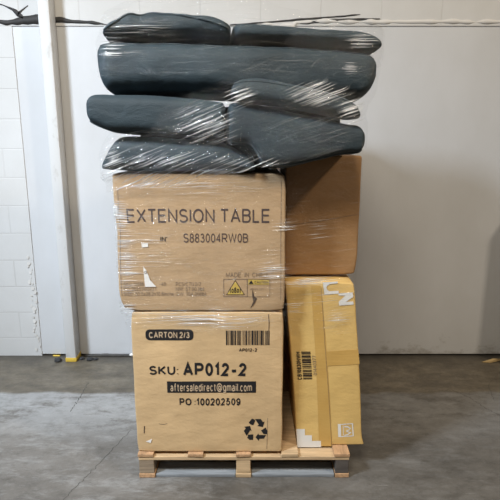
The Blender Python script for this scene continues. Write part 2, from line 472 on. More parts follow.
# ------------------------------------------------------------------ pallet
PF = 2.135; PBACK = 3.33
pal = empty('wooden_pallet', (0, PF, 0))
thing(pal, 'worn pale wooden pallet on the floor carrying the wrapped cartons', 'pallet')
def board(name, x0, x1, y0, y1, z0, z1, mat, seed):
    bm = box_bm(bmesh.new(), x0, x1, y0, y1, z0, z1, .002)
    for v in bm.verts: v.co += Vector((.002 * nz(v.co.x * 9, seed, 1), .003 * nz(v.co.x * 7, seed, 2), 0))
    o = obj(name, bm, mat, smooth=False); o.parent = pal; o.matrix_parent_inverse = pal.matrix_basis.inverted(); return o
xs = [(-.533, -.462), (-.066, .002), (.412, .474)]
for i, (a, b) in enumerate(xs):
    fm = ['pine_grey', 'pine', 'pine_black'][i]
    for j, (y0, y1) in enumerate([(PF + .004, PF + .13), (2.67, 2.80), (3.2, 3.325)]):
        board('block', a, b, y0, y1, .0225, .0945, M[fm] if j == 0 else M['pine_grey'], i * 7 + j)
    board('bottom_runner', a - .002, b + (.004), PF, PBACK, .001, .022, M['pine_end'] if i != 1 else M['pine'], 40 + i)
for j, (y0, y1) in enumerate([(PF + .002, PF + .10), (2.68, 2.79), (3.22, 3.328)]):
    board('stringer_board', -.535, .476, y0, y1, .095, .1135, M['pine'], 50 + j)
for i, (a, b) in enumerate([(-.537, -.462), (-.298, -.224), (-.068, .004), (.150, .232), (.404, .478)]):
    board('deck_board', a, b, PF - .002, PBACK, .114, .130, M['pine_end'] if i != 3 else M['pine'], 60 + i)
for a, b in ((-.455, -.070), (.008, .408)):
    board('bottom_board', a, b, PF + .006, PF + .10, .001, .016, M['bluegrey'], int(a * 100))
bm = box_bm(bmesh.new(), .118, .142, PF + .0, PF + .012, .016, .022, .001)
TOP = .131

# ------------------------------------------------------------------ cartons
def dent(seed, amp, x0, x1, z0, z1):
    """how far the printed front face is pushed in or out at (x, z)"""
    def f(x, z):
        s = min(1, (x - x0) / .05, (x1 - x) / .05, (z - z0) / .05, (z1 - z) / .05); s = max(0, s)
        return amp * s * (nz(x * 4.2, z * 4.2, seed) + .5 * nz(x * 11, z * 11, seed + 9))
    return f
def carton(name, x0, x1, y0, y1, z0, z1, mat, seed, amp=.004, r=.010, warp=None, crush=()):
    d = dent(seed, amp, x0, x1, z0, z1)
    def f(p):
        q = p.copy()
        k = max(0.0, 1 - (p.y - y0) / .02)
        q.y += d(p.x, p.z) * k
        # soft sag of the side walls and crushed corners
        q.x += .004 * nz(p.z * 6, p.y * 5, seed + 3) * (1 if abs(p.x - (x0 + x1) / 2) > (x1 - x0) / 2 - .02 else 0)
        for (cx, cz, rad, push) in crush:
            e = max(0.0, 1 - math.hypot(p.x - cx, p.z - cz) / rad)
            q += e * e * Vector(push)
        return warp(q) if warp else q
    bm = rounded_box((x0 + x1) / 2, (y0 + y1) / 2, (z0 + z1) / 2, (x1 - x0) / 2, (y1 - y0) / 2, (z1 - z0) / 2, r, .03, f)
    o = obj(name, bm, mat); o['front'] = 0
    del o['front']
    def onface(x, z, lift=.0012):
        q = Vector((x, y0 + d(x, z) - lift, z))
        for (cx, cz, rad, push) in crush:
            e = max(0.0, 1 - math.hypot(x - cx, z - cz) / rad); q += e * e * Vector(push)
        return warp(q) if warp else q
    return o, onface

def flat_print(name, polys, face, mat, parent, lift=.0012, step=.03):
    """polys: lists of (x, z); cut into a fine grid so that the ink follows the dented board"""
    bm = bmesh.new()
    for poly in polys:
        bm.faces.new([bm.verts.new((x, 0, z)) for x, z in poly])
    xs_ = [v.co.x for v in bm.verts]; zs_ = [v.co.z for v in bm.verts]
    for ax, lo, hi in ((0, min(xs_), max(xs_)), (2, min(zs_), max(zs_))):
        n = int((hi - lo) / step)
        for i in range(1, n + 1):
            c = Vector((0, 0, 0)); c[ax] = lo + (hi - lo) * i / (n + 1); no = Vector((0, 0, 0)); no[ax] = 1
            bmesh.ops.bisect_plane(bm, geom=bm.verts[:] + bm.edges[:] + bm.faces[:], plane_co=c, plane_no=no)
    bmesh.ops.triangulate(bm, faces=bm.faces[:])
    for v in bm.verts: v.co = face(v.co.x, v.co.z, lift)
    return obj(name, bm, mat, parent, smooth=False)

def rect(x0, x1, z0, z1): return [(x0, z0), (x1, z0), (x1, z1), (x0, z1)]
def rrect(x0, x1, z0, z1, r, n=6):
    out = []
    for cx, cz, a0 in ((x1 - r, z1 - r, 0), (x0 + r, z1 - r, 90), (x0 + r, z0 + r, 180), (x1 - r, z0 + r, 270)):
        for k in range(n + 1):
            a = R(a0 + 90 * k / n); out.append((cx + r * math.cos(a), cz + r * math.sin(a)))
    return out

# plain grotesque lettering drawn with strokes: glyph = (width, strokes); a stroke mixes points and arcs (cx, cy, rx, ry, from, to)
EL = lambda cx, cy, rx, ry: [(cx, cy, rx, ry, 0, 360)]
X = .72
GL = {
 'A': (.86, [[(0, 0), (.5, 1), (1, 0)], [(.17, .33), (.83, .33)]]),
 'B': (.76, [[(0, 0), (0, 1), (.6, 1), (.6, .77, .34, .23, 90, -90), (0, .54)], [(.6, .54), (.62, .27, .38, .27, 90, -90), (0, 0)]]),
 'C': (.86, [[(.5, .5, .5, .5, 42, 318)]]),
 'D': (.82, [[(0, 0), (0, 1), (.42, 1), (.42, .5, .58, .5, 90, -90), (0, 0)]]),
 'E': (.74, [[(1, 1), (0, 1), (0, 0), (1, 0)], [(0, .53), (.93, .53)]]),
 'F': (.68, [[(1, 1), (0, 1), (0, 0)], [(0, .52), (.85, .52)]]),
 'G': (.90, [[(.5, .5, .5, .5, 42, 335), (1, .44), (.55, .44)]]),
 'H': (.80, [[(0, 0), (0, 1)], [(1, 0), (1, 1)], [(0, .53), (1, .53)]]),
 'I': (.14, [[(.5, 0), (.5, 1)]]),
 'K': (.80, [[(0, 0), (0, 1)], [(.98, 1), (0, .36)], [(.3, .56), (1, 0)]]),
 'L': (.64, [[(0, 1), (0, 0), (1, 0)]]),
 'M': (.92, [[(0, 0), (0, 1), (.5, .06), (1, 1), (1, 0)]]),
 'N': (.80, [[(0, 0), (0, 1), (1, 0), (1, 1)]]),
 'O': (.94, [EL(.5, .5, .5, .5)]),
 'P': (.76, [[(0, 0), (0, 1), (.62, 1), (.62, .73, .38, .27, 90, -90), (0, .46)]]),
 'R': (.82, [[(0, 0), (0, 1), (.62, 1), (.62, .73, .36, .27, 90, -90), (0, .46)], [(.52, .46), (1, 0)]]),
 'S': (.78, [[(.5, .75, .45, .25, 22, 270), (.5, .25, .5, .25, 90, -158)]]),
 'T': (.76, [[(0, 1), (1, 1)], [(.5, 1), (.5, 0)]]),
 'U': (.80, [[(0, 1), (0, .36), (.5, .36, .5, .36, 180, 360), (1, 1)]]),
 'V': (.84, [[(0, 1), (.5, 0), (1, 1)]]),
 'W': (1.22, [[(0, 1), (.25, 0), (.5, 1), (.75, 0), (1, 1)]]),
 'X': (.82, [[(0, 0), (1, 1)], [(0, 1), (1, 0)]]),
 'Y': (.82, [[(0, 1), (.5, .45), (1, 1)], [(.5, .45), (.5, 0)]]),
 'Z': (.74, [[(0, 1), (1, 1), (0, 0), (1, 0)]]),
 '0': (.64, [EL(.5, .5, .5, .5)]), '1': (.40, [[(0, .74), (.75, 1), (.75, 0)]]),
 '2': (.64, [[(.5, .71, .46, .29, 172, -28), (0, 0), (1, 0)]]),
 '3': (.64, [[(.48, .76, .42, .24, 160, -90), (.48, .26, .5, .26, 90, -165)]]),
 '4': (.68, [[(.74, 0), (.74, 1), (0, .29), (1, .29)]]),
 '5': (.64, [[(.9, 1), (.2, 1), (.08, .5), (.48, .33, .5, .33, 142, -165)]]),
 '6': (.64, [EL(.5, .32, .5, .32), [(.56, .5, .56, .5, 40, 200)]]),
 '7': (.62, [[(0, 1), (1, 1), (.34, 0)]]),
 '8': (.64, [EL(.5, .765, .42, .235), EL(.5, .27, .5, .27)]),
 '9': (.64, [EL(.5, .68, .5, .32), [(.44, .5, .56, .5, 220, 380)]]),
 ':': (.15, [[(.5, 0), (.5, .07)], [(.5, .58), (.5, .65)]]), '.': (.15, [[(.5, 0), (.5, .07)]]),
 '-': (.52, [[(0, .36), (1, .36)]]), '/': (.38, [[(0, 0), (1, 1)]]), "'": (.15, [[(.5, .75), (.5, 1)]]),
 '(': (.26, [[(1, .45, .9, .62, 110, 250)]]), ')': (.26, [[(0, .45, .9, .62, 70, -70)]]),
 '@': (1.2, [EL(.48, .42, .2, .24), [(.7, .66), (.66, .3), (.82, .28, .14, .12, 200, 300), (.5, .45, .5, .55, 10, 310)]]),
 'a': (.62, [[(.5, .49, .42, .23, 155, 0), (.92, 0)], EL(.44, .2, .44, .2)]),
 'c': (.58, [[(.5, X / 2, .5, X / 2, 45, 315)]]), 'd': (.62, [EL(.48, X / 2, .48, X / 2), [(1, 1), (1, 0)]]),
 'e': (.62, [[(.03, .37), (.98, .37), (.5, X / 2, .5, X / 2, 5, 318)]]),
 'f': (.44, [[(1, 1), (.75, .8, .35, .2, 90, 180), (.4, 0)], [(0, X), (.95, X)]]),
 'g': (.62, [EL(.48, X / 2, .48, X / 2), [(1, X), (1, -.05), (.5, -.05, .5, .23, 0, -150)]]),
 'h': (.58, [[(0, 1), (0, 0)], [(0, .4), (.5, .42, .5, .3, 180, 0), (1, 0)]]),
 'i': (.14, [[(.5, 0), (.5, X)], [(.5, .9), (.5, 1)]]), 'l': (.14, [[(.5, 0), (.5, 1)]]),
 'm': (.96, [[(0, X), (0, 0)], [(0, .4), (.25, .42, .25, .3, 180, 0), (.5, 0)], [(.5, .4), (.75, .42, .25, .3, 180, 0), (1, 0)]]),
 'n': (.58, [[(0, X), (0, 0)], [(0, .4), (.5, .42, .5, .3, 180, 0), (1, 0)]]),
 'o': (.62, [EL(.5, X / 2, .5, X / 2)]), 'r': (.40, [[(0, X), (0, 0)], [(0, .45), (.8, .45, .8, .27, 180, 80)]]),
 's': (.56, [[(.5, .54, .44, .18, 20, 270), (.5, .18, .5, .18, 90, -158)]]),
 't': (.46, [[(.45, .95), (.45, .15), (.85, .15, .4, .15, 180, 280)], [(0, X), (1, X)]]),
 'b': (.62, [EL(.52, X / 2, .48, X / 2), [(0, 1), (0, 0)]]), 'x': (.56, [[(0, 0), (1, X)], [(0, X), (1, 0)]]),
}
def text_print(name, s, quad, face, mat, parent, bold=.14, lift=.0014, turn=False):
    """lettering stretched to fill quad = (x0, x1, z0, z1); bold = stroke width over letter height; turn=True reads upwards"""
    strokes = []; pen = 0.0; h = bold / 2
    for ch in s:
        if ch == ' ': pen += .34; continue
        w_, st = GL[ch]; w_ += bold - .13
        for path in st:
            pts = []
            for e in path:
                if len(e) == 2: pts.append(Vector(e))
                else:
                    cx, cy, rx, ry, a0, a1 = e; n = max(4, int(abs(a1 - a0) / 18))
                    pts += [Vector((cx + rx * math.cos(R(a0 + (a1 - a0) * k / n)), cy + ry * math.sin(R(a0 + (a1 - a0) * k / n)))) for k in range(n + 1)]
            q = []
            for p in pts:
                p = Vector((pen + h + p.x * max(.001, w_ - bold), h + p.y * (1 - bold)))
                if not q or (p - q[-1]).length > 1e-4: q.append(p)
            strokes.append(q)
        pen += w_ + .15
    pen -= .15
    x0, x1, z0, z1 = quad; bm = bmesh.new()
    def put(p):
        a, b = p.x / pen, p.y
        if turn: a, b = 1 - b, a
        return bm.verts.new(face(x0 + (x1 - x0) * a, z0 + (z1 - z0) * b, lift))
    for q in strokes:
        closed = len(q) > 4 and (q[0] - q[-1]).length < 1e-3
        rows = []
        for k, p in enumerate(q):
            d0 = (p - q[k - 1]).normalized() if k else None; d1 = (q[k + 1] - p).normalized() if k < len(q) - 1 else None
            if closed and k == 0: d0 = (q[-1] - q[-2]).normalized()
            if closed and k == len(q) - 1: d1 = (q[1] - q[0]).normalized()
            d0 = d0 or d1; d1 = d1 or d0
            n0, n1 = Vector((-d0.y, d0.x)), Vector((-d1.y, d1.x)); m = n0 + n1
            m = m.normalized() if m.length > 1e-3 else n0
            m = m * (h / max(.45, m.dot(n1)))
            rows.append((put(p + m), put(p - m)))
        for a, b in zip(rows, rows[1:]): bm.faces.new((a[0], a[1], b[1], b[0]))
    return obj(name, bm, mat, parent, smooth=False)
def Q(Y, u0, u1, v0, v1):
    """printed area measured on the photograph -> x0, x1, z0, z1 on a carton front at distance Y"""
    um, vm = (u0 + u1) / 2, (v0 + v1) / 2
    return P(u0, vm, Y)[0], P(u1, vm, Y)[0], P(um, v1, Y)[1], P(um, v0, Y)[1]
BARS = [2, 1, 1, 2, 1, 1, 3, 1, 1, 1, 2, 2, 1, 1, 2, 1, 1, 3, 1, 2, 1, 1, 2, 2, 1, 1, 1, 2, 3, 1, 1, 1, 2, 1, 2, 2, 1, 1, 3, 1, 1, 2, 1, 1, 2, 1, 2]
def barcode(name, q, face, mat, parent, turn=False):
    x0, x1, z0, z1 = q; tot = sum(BARS); a = 0; polys = []
    for i, wd in enumerate(BARS):
        if i % 2 == 0:
            f0, f1 = a / tot, (a + wd) / tot
            polys.append(rect(x0, x1, z0 + (z1 - z0) * f0, z0 + (z1 - z0) * f1) if turn else rect(x0 + (x1 - x0) * f0, x0 + (x1 - x0) * f1, z0, z1))
        a += wd
    return flat_print(name, polys, face, mat, parent, step=9)

YF = 2.15
# ---- lower carton
low, lf = carton('shipping_carton', -.541, .153, YF, 2.86, TOP, .838, M['card_low'], 3, .004, .007,
                 crush=[(.153, .838, .10, (-.004, .004, -.008)), (-.541, .131, .08, (.006, .004, .002)), (-.541, .838, .10, (.008, .004, -.004))])
thing(low, 'large square tan carton marked SKU AP012-2 standing on the pallet', 'carton')
flat_print('pill_print', [rrect(*Q(YF, 145.5, 193.5, 329.3, 340.2), .020)], lf, M['ink'], low)['label'] = 'black pill reading CARTON 2/3'
text_print('lettering', 'CARTON 2/3', Q(YF, 149, 189.5, 331.8, 338), lf, M['tan_print'], low, .19, .0024)
barcode('barcode', Q(YF, 226, 269.5, 330.5, 345), lf, M['ink'], low)
text_print('lettering', 'AP012-2', Q(YF, 239, 257, 348.2, 351.6), lf, M['ink'], low, .2)
text_print('lettering', 'SKU:', Q(YF, 149.3, 178.5, 365.6, 374.6), lf, M['ink'], low, .19)
text_print('lettering', 'AP012-2', Q(YF, 183, 246.5, 362.8, 376), lf, M['ink'], low, .215)
flat_print('address_bar', [rect(*Q(YF, 167.2, 256, 381.2, 392.6))], lf, M['ink'], low)['label'] = 'black bar with tan mail address'
text_print('lettering', 'aftersaledirect@gmail.com', Q(YF, 170.5, 252, 383, 391.2), lf, M['tan_print'], low, .16, .0024)
text_print('lettering', 'PO :100202509', Q(YF, 179.6, 240.5, 398, 405.2), lf, M['ink'], low, .20)
# recycling mark measured on a 500 x 500 view of its 35 px square
RC = [[(125, 180), (168, 122), (205, 132), (216, 152), (190, 216), (160, 208)],
      [(215, 128), (298, 128), (328, 172), (350, 166), (326, 242), (246, 226), (268, 208), (238, 160)],
      [(300, 292), (366, 250), (394, 300), (388, 344), (336, 340)],
      [(222, 386), (262, 334), (270, 356), (372, 356), (340, 408), (276, 412), (266, 444)],
      [(190, 346), (186, 426), (138, 424), (104, 396), (118, 350)],
      [(62, 236), (142, 226), (166, 300), (146, 286), (98, 366), (54, 296), (82, 258)]]
flat_print('recycling_mark', [[P(240 + a * .07, 410 + b * .07, YF) for a, b in p] for p in RC], lf, M['ink'], low)
def line_print(name, pts, wd, face, mat, parent, lift=.0012):
    polys = []
    for (a, b) in zip(pts, pts[1:]):
        d = Vector((b[0] - a[0], b[1] - a[1])); n = Vector((-d.y, d.x)).normalized() * wd
        polys.append([(a[0] - n.x, a[1] - n.y), (b[0] - n.x, b[1] - n.y), (b[0] + n.x, b[1] + n.y), (a[0] + n.x, a[1] + n.y)])
    return flat_print(name, polys, face, mat, parent, lift)
def px(Y, *pts): return [P(u, v, Y) for u, v in pts]
line_print('tear', px(YF, (144.5, 426), (144.2, 433)), .0022, lf, M['dark_gap'], low)
line_print('tear', px(YF, (268.5, 314), (269.2, 322), (268.6, 334)), .0015, lf, M['dark_gap'], low)
line_print('crease', px(YF, (267.6, 418), (267.2, 436), (266.8, 449)), .0009, lf, M['ink_faint'], low)
line_print('crease', px(YF, (159, 423.5), (163, 424.5), (167.5, 423.5)), .001, lf, M['ink_faint'], low)
flat_print('torn_flap', [px(YF, (146, 441), (152, 438.5), (151, 442.5))], lf, M['paper'], low, .003)

# ---- upper carton
upp, uf = carton('table_carton', -.586, .155, YF - .004, 2.80, .842, 1.455, M['card_up'], 11, .004, .008,
                 crush=[(-.586, .842, .10, (.020, .004, .014)), (.155, 1.455, .07, (-.008, .006, -.006)), (.155, .842, .08, (-.006, .004, .006)), (-.586, 1.2, .2, (.008, .0, .0))])
thing(upp, 'brown carton marked EXTENSION TABLE stacked on the SKU AP012-2 carton', 'carton')
text_print('title_lettering', 'EXTENSION TABLE', Q(YF, 126.5, 270, 208.6, 222.6), uf, M['ink_brown'], upp, .135)
text_print('lettering', 'S883004RW0B', Q(YF, 183.5, 248, 233.2, 242.4), uf, M['ink_brown'], upp, .13)
text_print('lettering', "IN'", Q(YF, 160.5, 167.5, 236.4, 241.4), uf, M['ink'], upp, .2)
for s, q in (('SKU: 12586', (124, 144, 281.8, 285.6)), ('-40', (159.5, 166, 281.8, 285.6)), ('PO: 2025110503T', (124, 157, 286.6, 290.6)), ('SIZE: 30.5x28.2x10.6inche', (124, 174, 291.6, 295.6)),
             ('PCS/CTN:2/2', (176, 201, 281.8, 285.6)), ('NW: 57.00 (lb)', (176, 204, 286.6, 290.6)), ('GW: 104.00(lb)', (176, 206, 291.6, 295.6))):
    text_print('lettering', s, Q(YF, *q), uf, M['ink_faint'], upp, .13)
text_print('lettering', 'MADE  IN  CHINA', Q(YF, 226, 268.5, 272.2, 277.0), uf, M['ink_faint'], upp, .13)
def frame(u0, u1, v0, v1, w_): return [rect(*Q(YF, u0, u1, v0, v0 + w_)), rect(*Q(YF, u0, u1, v1 - w_, v1)), rect(*Q(YF, u0, u0 + w_, v0, v1)), rect(*Q(YF, u1 - w_, u1, v0, v1))]
flat_print('warning_frame', frame(223.5, 247.5, 278.6, 296.6, .6) + frame(247.2, 270, 278.6, 296.6, .4), uf, M['ink_faint'], upp)
tri = px(YF, (226, 294.6), (245, 294.6), (235.3, 279.6))
flat_print('warning_triangle', [tri], uf, M['ink_brown'], upp, .0016)
flat_print('warning_fill', [px(YF, (227.2, 294.0), (243.8, 294.0), (235.3, 280.9))], uf, M['yellow'], upp, .0022)['label'] = 'yellow triangle of the warning box'
text_print('lettering', '(o8o)', Q(YF, 230, 240.6, 287.0, 292.6), uf, M['ink'], upp, .2, .0030)
flat_print('caution_bar', [rect(*Q(YF, 248.2, 269, 279.4, 284.2))], uf, M['yellow'], upp, .0016)['label'] = 'yellow bar reading CAUTION'
flat_print('warning_triangle', [px(YF, (248.8, 283.6), (253.4, 283.6), (251.1, 279.8))], uf, M['ink'], upp, .0024)
text_print('lettering', 'CAUTION', Q(YF, 254.6, 268, 280.6, 283.2), uf, M['ink_brown'], upp, .16, .0024)
text_print('lettering', 'HEAVY  LIFT', Q(YF, 250, 264, 287.8, 289.8), uf, M['ink_faint'], upp, .13)
flat_print('torn_paper', [px(YF, (143.4, 265.5), (146.8, 270.5), (150.5, 280), (156.5, 286.4), (145.4, 286.4))], uf, M['paper'], upp, .0024)['label'] = 'white torn paper patch'
text_print('lettering', '0', Q(YF, 144.8, 147.2, 270.5, 273.5), uf, M['ink_brown'], upp, .13, .0034)
flat_print('paper_patch', [px(YF, (141.5, 243.2), (148, 242.6), (148.4, 246.6), (142, 247.2))], uf, M['paper'], upp, .0024)['label'] = 'small white sticker'
flat_print('tear', [px(YF, (252.6, 289), (254.4, 296), (257, 298), (255, 302.5), (250, 308.5), (253.4, 301), (252.2, 295))], uf, M['dark_gap'], upp, .0016)
line_print('crease', px(YF, (281.5, 180), (280.8, 230), (280.6, 300)), .0010, uf, M['ink_faint'], upp)
line_print('crease', px(YF, (118, 190), (119.5, 240), (122, 296)), .0014, uf, M['ink_faint'], upp)

# ---- mustard carton, leaning
CY = 2.205; CZ0, CZ1 = TOP, .955
def lean(q):
    k = (q.z - CZ0) / (CZ1 - CZ0)
    return Vector((q.x - .073 * k + .006 * math.sin(k * 3), q.y + .012 * k, q.z + (.010 * k * (q.x - .38) * 0)))
yel, yf = carton('tall_carton', .2315, .551, CY, 2.72, CZ0, CZ1, M['card_yel'], 21, .004, .007, warp=lean,
                 crush=[(.551, CZ1, .07, (-.002, .006, -.006)), (.551, CZ0, .06, (.008, -.004, .004))])
thing(yel, 'tall narrow mustard carton leaning beside the SKU AP012-2 carton', 'carton')
def unlean(x, z): 
    k = (z - CZ0) / (CZ1 - CZ0); return (x + .073 * k - .006 * math.sin(k * 3), z)
def cp(*pts): return [unlean(*P(u, v, CY)) for u, v in pts]
def cq(u0, u1, v0, v1):
    a = cp((u0, (v0 + v1) / 2))[0][0]; b = cp((u1, (v0 + v1) / 2))[0][0]
    return a, b, P(300, v1, CY)[1], P(300, v0, CY)[1]
flat_print('tape', [cp((311, 286), (321, 286), (332, 446), (319, 446))], yf, M['tape'], yel, .0012)['label'] = 'upright strip of shiny tan tape'
flat_print('tape', [cp((326.5, 352), (358.6, 350), (359.8, 364.5), (327.5, 366.5))], yf, M['tape'], yel, .0016)['label'] = 'level strip of shiny tan tape'
line_print('seam', cp((321.5, 288), (325, 345), (331.6, 446)), .0007, yf, M['ink_faint'], yel, .002)
# white letters cut by the fold: measured on a 500 x 500 view of a 40 px square
def mk(pts, ox, oy, k): return cp(*[(ox + a * k, oy + b * k) for a, b in pts])
U_ = [[(62, 62), (250, 50), (252, 74), (150, 84), (118, 104), (108, 130), (122, 158), (150, 172), (262, 166), (262, 196), (84, 214)]]
N_ = [[(258, 198), (440, 188), (444, 244), (350, 306), (444, 300), (450, 338), (266, 350), (262, 300), (346, 226), (262, 224)]]
flat_print('brand_lettering', [mk(p, 318, 278, .08) for p in U_], yf, M['white'], yel, .0026)
flat_print('brand_lettering', [mk(p, 318, 278, .08) for p in N_], yf, M['white'], yel, .0026)
flat_print('stair_print', [cp((296.2, 429), (304.8, 429), (305.2, 447), (297.4, 447)), cp((304.9, 435.2), (311.8, 435.2), (312.2, 447), (305.2, 447)), cp((312, 440.8), (320.8, 440.8), (321, 447), (312.2, 447))], yf, M['white'], yel, .0016)['label'] = 'white stepped block print'
text_print('lettering', 'CB10830NWH', cq(296.8, 301.2, 352.3, 380), yf, M['ink'], yel, .21, .0016, True)
barcode('barcode', cq(302.4, 311.5, 352, 379.6), yf, M['ink'], yel, True)
text_print('lettering', '01440377', cq(313, 316.6, 356, 375.5), yf, M['ink_faint'], yel, .13, .0016, True)
LG = [[(130, 150), (180, 150), (186, 362), (136, 366)], [(180, 150), (384, 136), (384, 152), (180, 164)], [(364, 140), (384, 138), (398, 350), (378, 352)], [(186, 350), (398, 338), (398, 352), (186, 364)], [(214, 176), (224, 176), (230, 336), (220, 336)],
      [(240, 186), (290, 182), (350, 222), (346, 240), (286, 206), (240, 204)], [(270, 250), (330, 240), (332, 254), (288, 268), (332, 284), (330, 298), (272, 280)], [(240, 330), (290, 316), (350, 280), (352, 298), (296, 334), (240, 346)]]
flat_print('emblem', [mk(p, 330, 415, .06) for p in LG], yf, M['white'], yel, .0016)['label'] = 'small white line emblem'

# ---- carton behind, and the brown one above the mustard one
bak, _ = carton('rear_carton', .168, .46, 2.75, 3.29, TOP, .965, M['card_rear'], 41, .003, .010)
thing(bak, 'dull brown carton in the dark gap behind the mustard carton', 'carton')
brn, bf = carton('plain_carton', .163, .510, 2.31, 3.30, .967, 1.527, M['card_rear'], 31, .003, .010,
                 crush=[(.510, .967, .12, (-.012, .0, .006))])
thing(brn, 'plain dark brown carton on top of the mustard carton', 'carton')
line_print('crease', px(2.31, (288, 225), (320, 221), (359, 214)), .0008, bf, M['ink_faint'], brn)

# ------------------------------------------------------------------ cushions
def interp(tab, t):
    """smooth (Catmull-Rom, monotone clamped) reading of rows (t, a, b...)"""
    if t <= tab[0][0]: return tab[0][1:]
    if t >= tab[-1][0]: return tab[-1][1:]
    for k in range(len(tab) - 1):
        if tab[k][0] <= t <= tab[k + 1][0]:
            f = (t - tab[k][0]) / (tab[k + 1][0] - tab[k][0])
            p0 = tab[max(k - 1, 0)]; p1, p2 = tab[k], tab[k + 1]; p3 = tab[min(k + 2, len(tab) - 1)]
            out = []
            for j in range(1, len(p1)):
                d = p2[0] - p1[0]
                m1 = (p2[j] - p0[j]) / max(1e-6, p2[0] - p0[0]) * d; m2 = (p3[j] - p1[j]) / max(1e-6, p3[0] - p1[0]) * d
                out.append((2 * f**3 - 3 * f**2 + 1) * p1[j] + (f**3 - 2 * f**2 + f) * m1 + (-2 * f**3 + 3 * f**2) * p2[j] + (f**3 - f**2) * m2)
            return out
def cushion(name, prof, y0, y1, mat, seed, wr=.006, n=4.0, yend=.10, NX=84, NT=56, clamp=None, skew=0.0):
    """prof: rows (u, v top, v bottom) of the front outline; the body runs back from y0 to y1"""
    yy = y0 + .03
    tab = []
    for u, vt, vb in prof:
        x, zt = P(u, vt, yy); _, zb = P(u, vb, yy); tab.append((x, zt, zb))
    xa, xb = tab[0][0], tab[-1][0]
    yc = (y0 + y1) / 2; hy = (y1 - y0) / 2
    def pt(x, th, extra=0.0):
        zt, zb = interp(tab, x)
        e = min(1.0, (x - xa) / yend, (xb - x) / yend); e = max(0.0, e)
        e = math.sqrt(max(0, 1 - (1 - e) ** 2))
        h = hy * (1 - .16 * (1 - e)) 
        c, s = math.cos(th), math.sin(th)
        yv = math.copysign(abs(c) ** (2 / n), c); zv = math.copysign(abs(s) ** (2 / n), s)
        p = Vector((x, yc + h * yv * (1 if e > .0 else .8), (zt + zb) / 2 + (zt - zb) / 2 * zv))
        wv = nz(p.x * 7 + seed, p.y * 6, p.z * 14) * .6 + nz(p.x * 19, p.y * 9 + seed, p.z * 24) * .4
        crimp = nz(p.x * 38, seed, p.z * 6) * (1 - e) * .5
        d = wr * (wv + crimp) + extra
        p += d * Vector((0, yv * (1 if abs(yv) > .6 else .3), zv * (1 if abs(zv) > .6 else .3))).normalized() if abs(d) > 0 else Vector()
        p.x += skew * (p.y - y0)
        if clamp: p = clamp(p)
        return p
    bm = bmesh.new(); rings = []
    for i in range(NX + 1):
        # denser towards the ends
        t = i / NX; t = .5 - .5 * math.cos(math.pi * t) if True else t
        x = xa + (xb - xa) * (.35 * i / NX + .65 * t)
        rings.append([bm.verts.new(pt(x, 2 * math.pi * k / NT)) for k in range(NT)])
    for a, b in zip(rings, rings[1:]):
        for k in range(NT): bm.faces.new((a[k], a[(k + 1) % NT], b[(k + 1) % NT], b[k]))
    for ring in (rings[0], rings[-1][::-1]):
        c = Vector(); 
        for v in ring: c += v.co
        cv = bm.verts.new(c / NT + Vector((-.006 if ring is rings[0] else .006, 0, 0)))
        for k in range(NT): bm.faces.new((ring[k], ring[(k + 1) % NT], cv))
    o = obj(name, bm, mat)
    def pipe(th_of_x, rad, x0=None, x1=None, lab=None, nm='piping'):
        x0 = xa + .012 if x0 is None else x0; x1 = xb - .012 if x1 is None else x1
        b2 = bmesh.new(); N = 90
        tube(b2, [pt(x0 + (x1 - x0) * i / N, th_of_x((i / N)), rad * .3) for i in range(N + 1)], rad, 8)
        q = obj(nm, b2, M['piping'], o)
        if lab: q['label'] = lab
        return q
    return o, pipe
FT = math.pi * 1.25   # front bottom edge
TFE = math.pi * .75   # front top edge (front = -y)

def base_clamp(zmin, xmin=None, ymin=None):
    def f(p):
        if p.z < zmin and (ymin is None or p.y > ymin) and (xmin is None or p.x > xmin): p.z = zmin
        return p
    return f
cushG, pG = cushion('seat_pad', [(102, 164, 170), (106, 154, 171.5), (112, 142, 172), (120, 136.5, 172), (140, 136, 172), (170, 138, 172), (200, 139.5, 172), (222, 142.5, 172), (238, 150, 172), (248, 154.5, 172), (253, 160, 172), (256, 167, 171)],
                    2.10, 2.56, M['cloth'], 5, .008, 3.4, .04, skew=-.06, clamp=base_clamp(1.458, None, None))
thing(cushG, 'flattened slate cushion lowest of the pile, on the EXTENSION TABLE carton', 'cushion', 'wrapped slate cushions')
cushF, pF = cushion('seat_cushion', [(228.5, 107, 142), (231, 102, 145), (240, 101, 145), (250, 101.5, 147), (257, 103, 155), (264, 104, 166), (290, 110, 169), (304, 113, 166), (320, 116.5, 162), (338, 121, 157), (352, 123.5, 155), (360, 125, 154), (364, 131, 149), (365.5, 137, 143)],
                    2.05, 2.56, M['cloth'], 9, .006, 5.0, .02, skew=-.06, clamp=base_clamp(1.531, .10, 2.23))
thing(cushF, 'square-ended slate cushion lying on the plain dark brown carton', 'cushion', 'wrapped slate cushions')
cushD, pD = cushion('seat_cushion', [(86.5, 103, 113), (88, 97, 121), (92, 93.5, 125), (100, 92.8, 129), (112, 93, 133), (140, 93.6, 134.5), (170, 95, 137), (200, 98, 138), (218, 100, 138), (223.6, 101.5, 137), (225.8, 106, 132)],
                    2.06, 2.56, M['cloth'], 14, .004, 5.0, .02, skew=-.06)
thing(cushD, 'slate cushion whose bare blunt end sticks out left below the thick long one', 'cushion', 'wrapped slate cushions')
cushC, pC = cushion('long_cushion', [(96, 50, 66), (97.5, 43, 81), (100, 40.5, 89), (106, 38.8, 93), (120, 38.4, 93), (160, 39.2, 91.5), (200, 40.2, 92.5), (240, 41.5, 94.5), (280, 42.8, 97), (320, 45, 99), (350, 48, 100), (366, 50.5, 98), (374, 54, 90), (378, 60, 80)],
                    2.20, 2.80, M['cloth'], 20, .008, 4.0, .07)
thing(cushC, 'thickest and longest slate cushion, spanning the pile, second layer from the top', 'cushion', 'wrapped slate cushions')
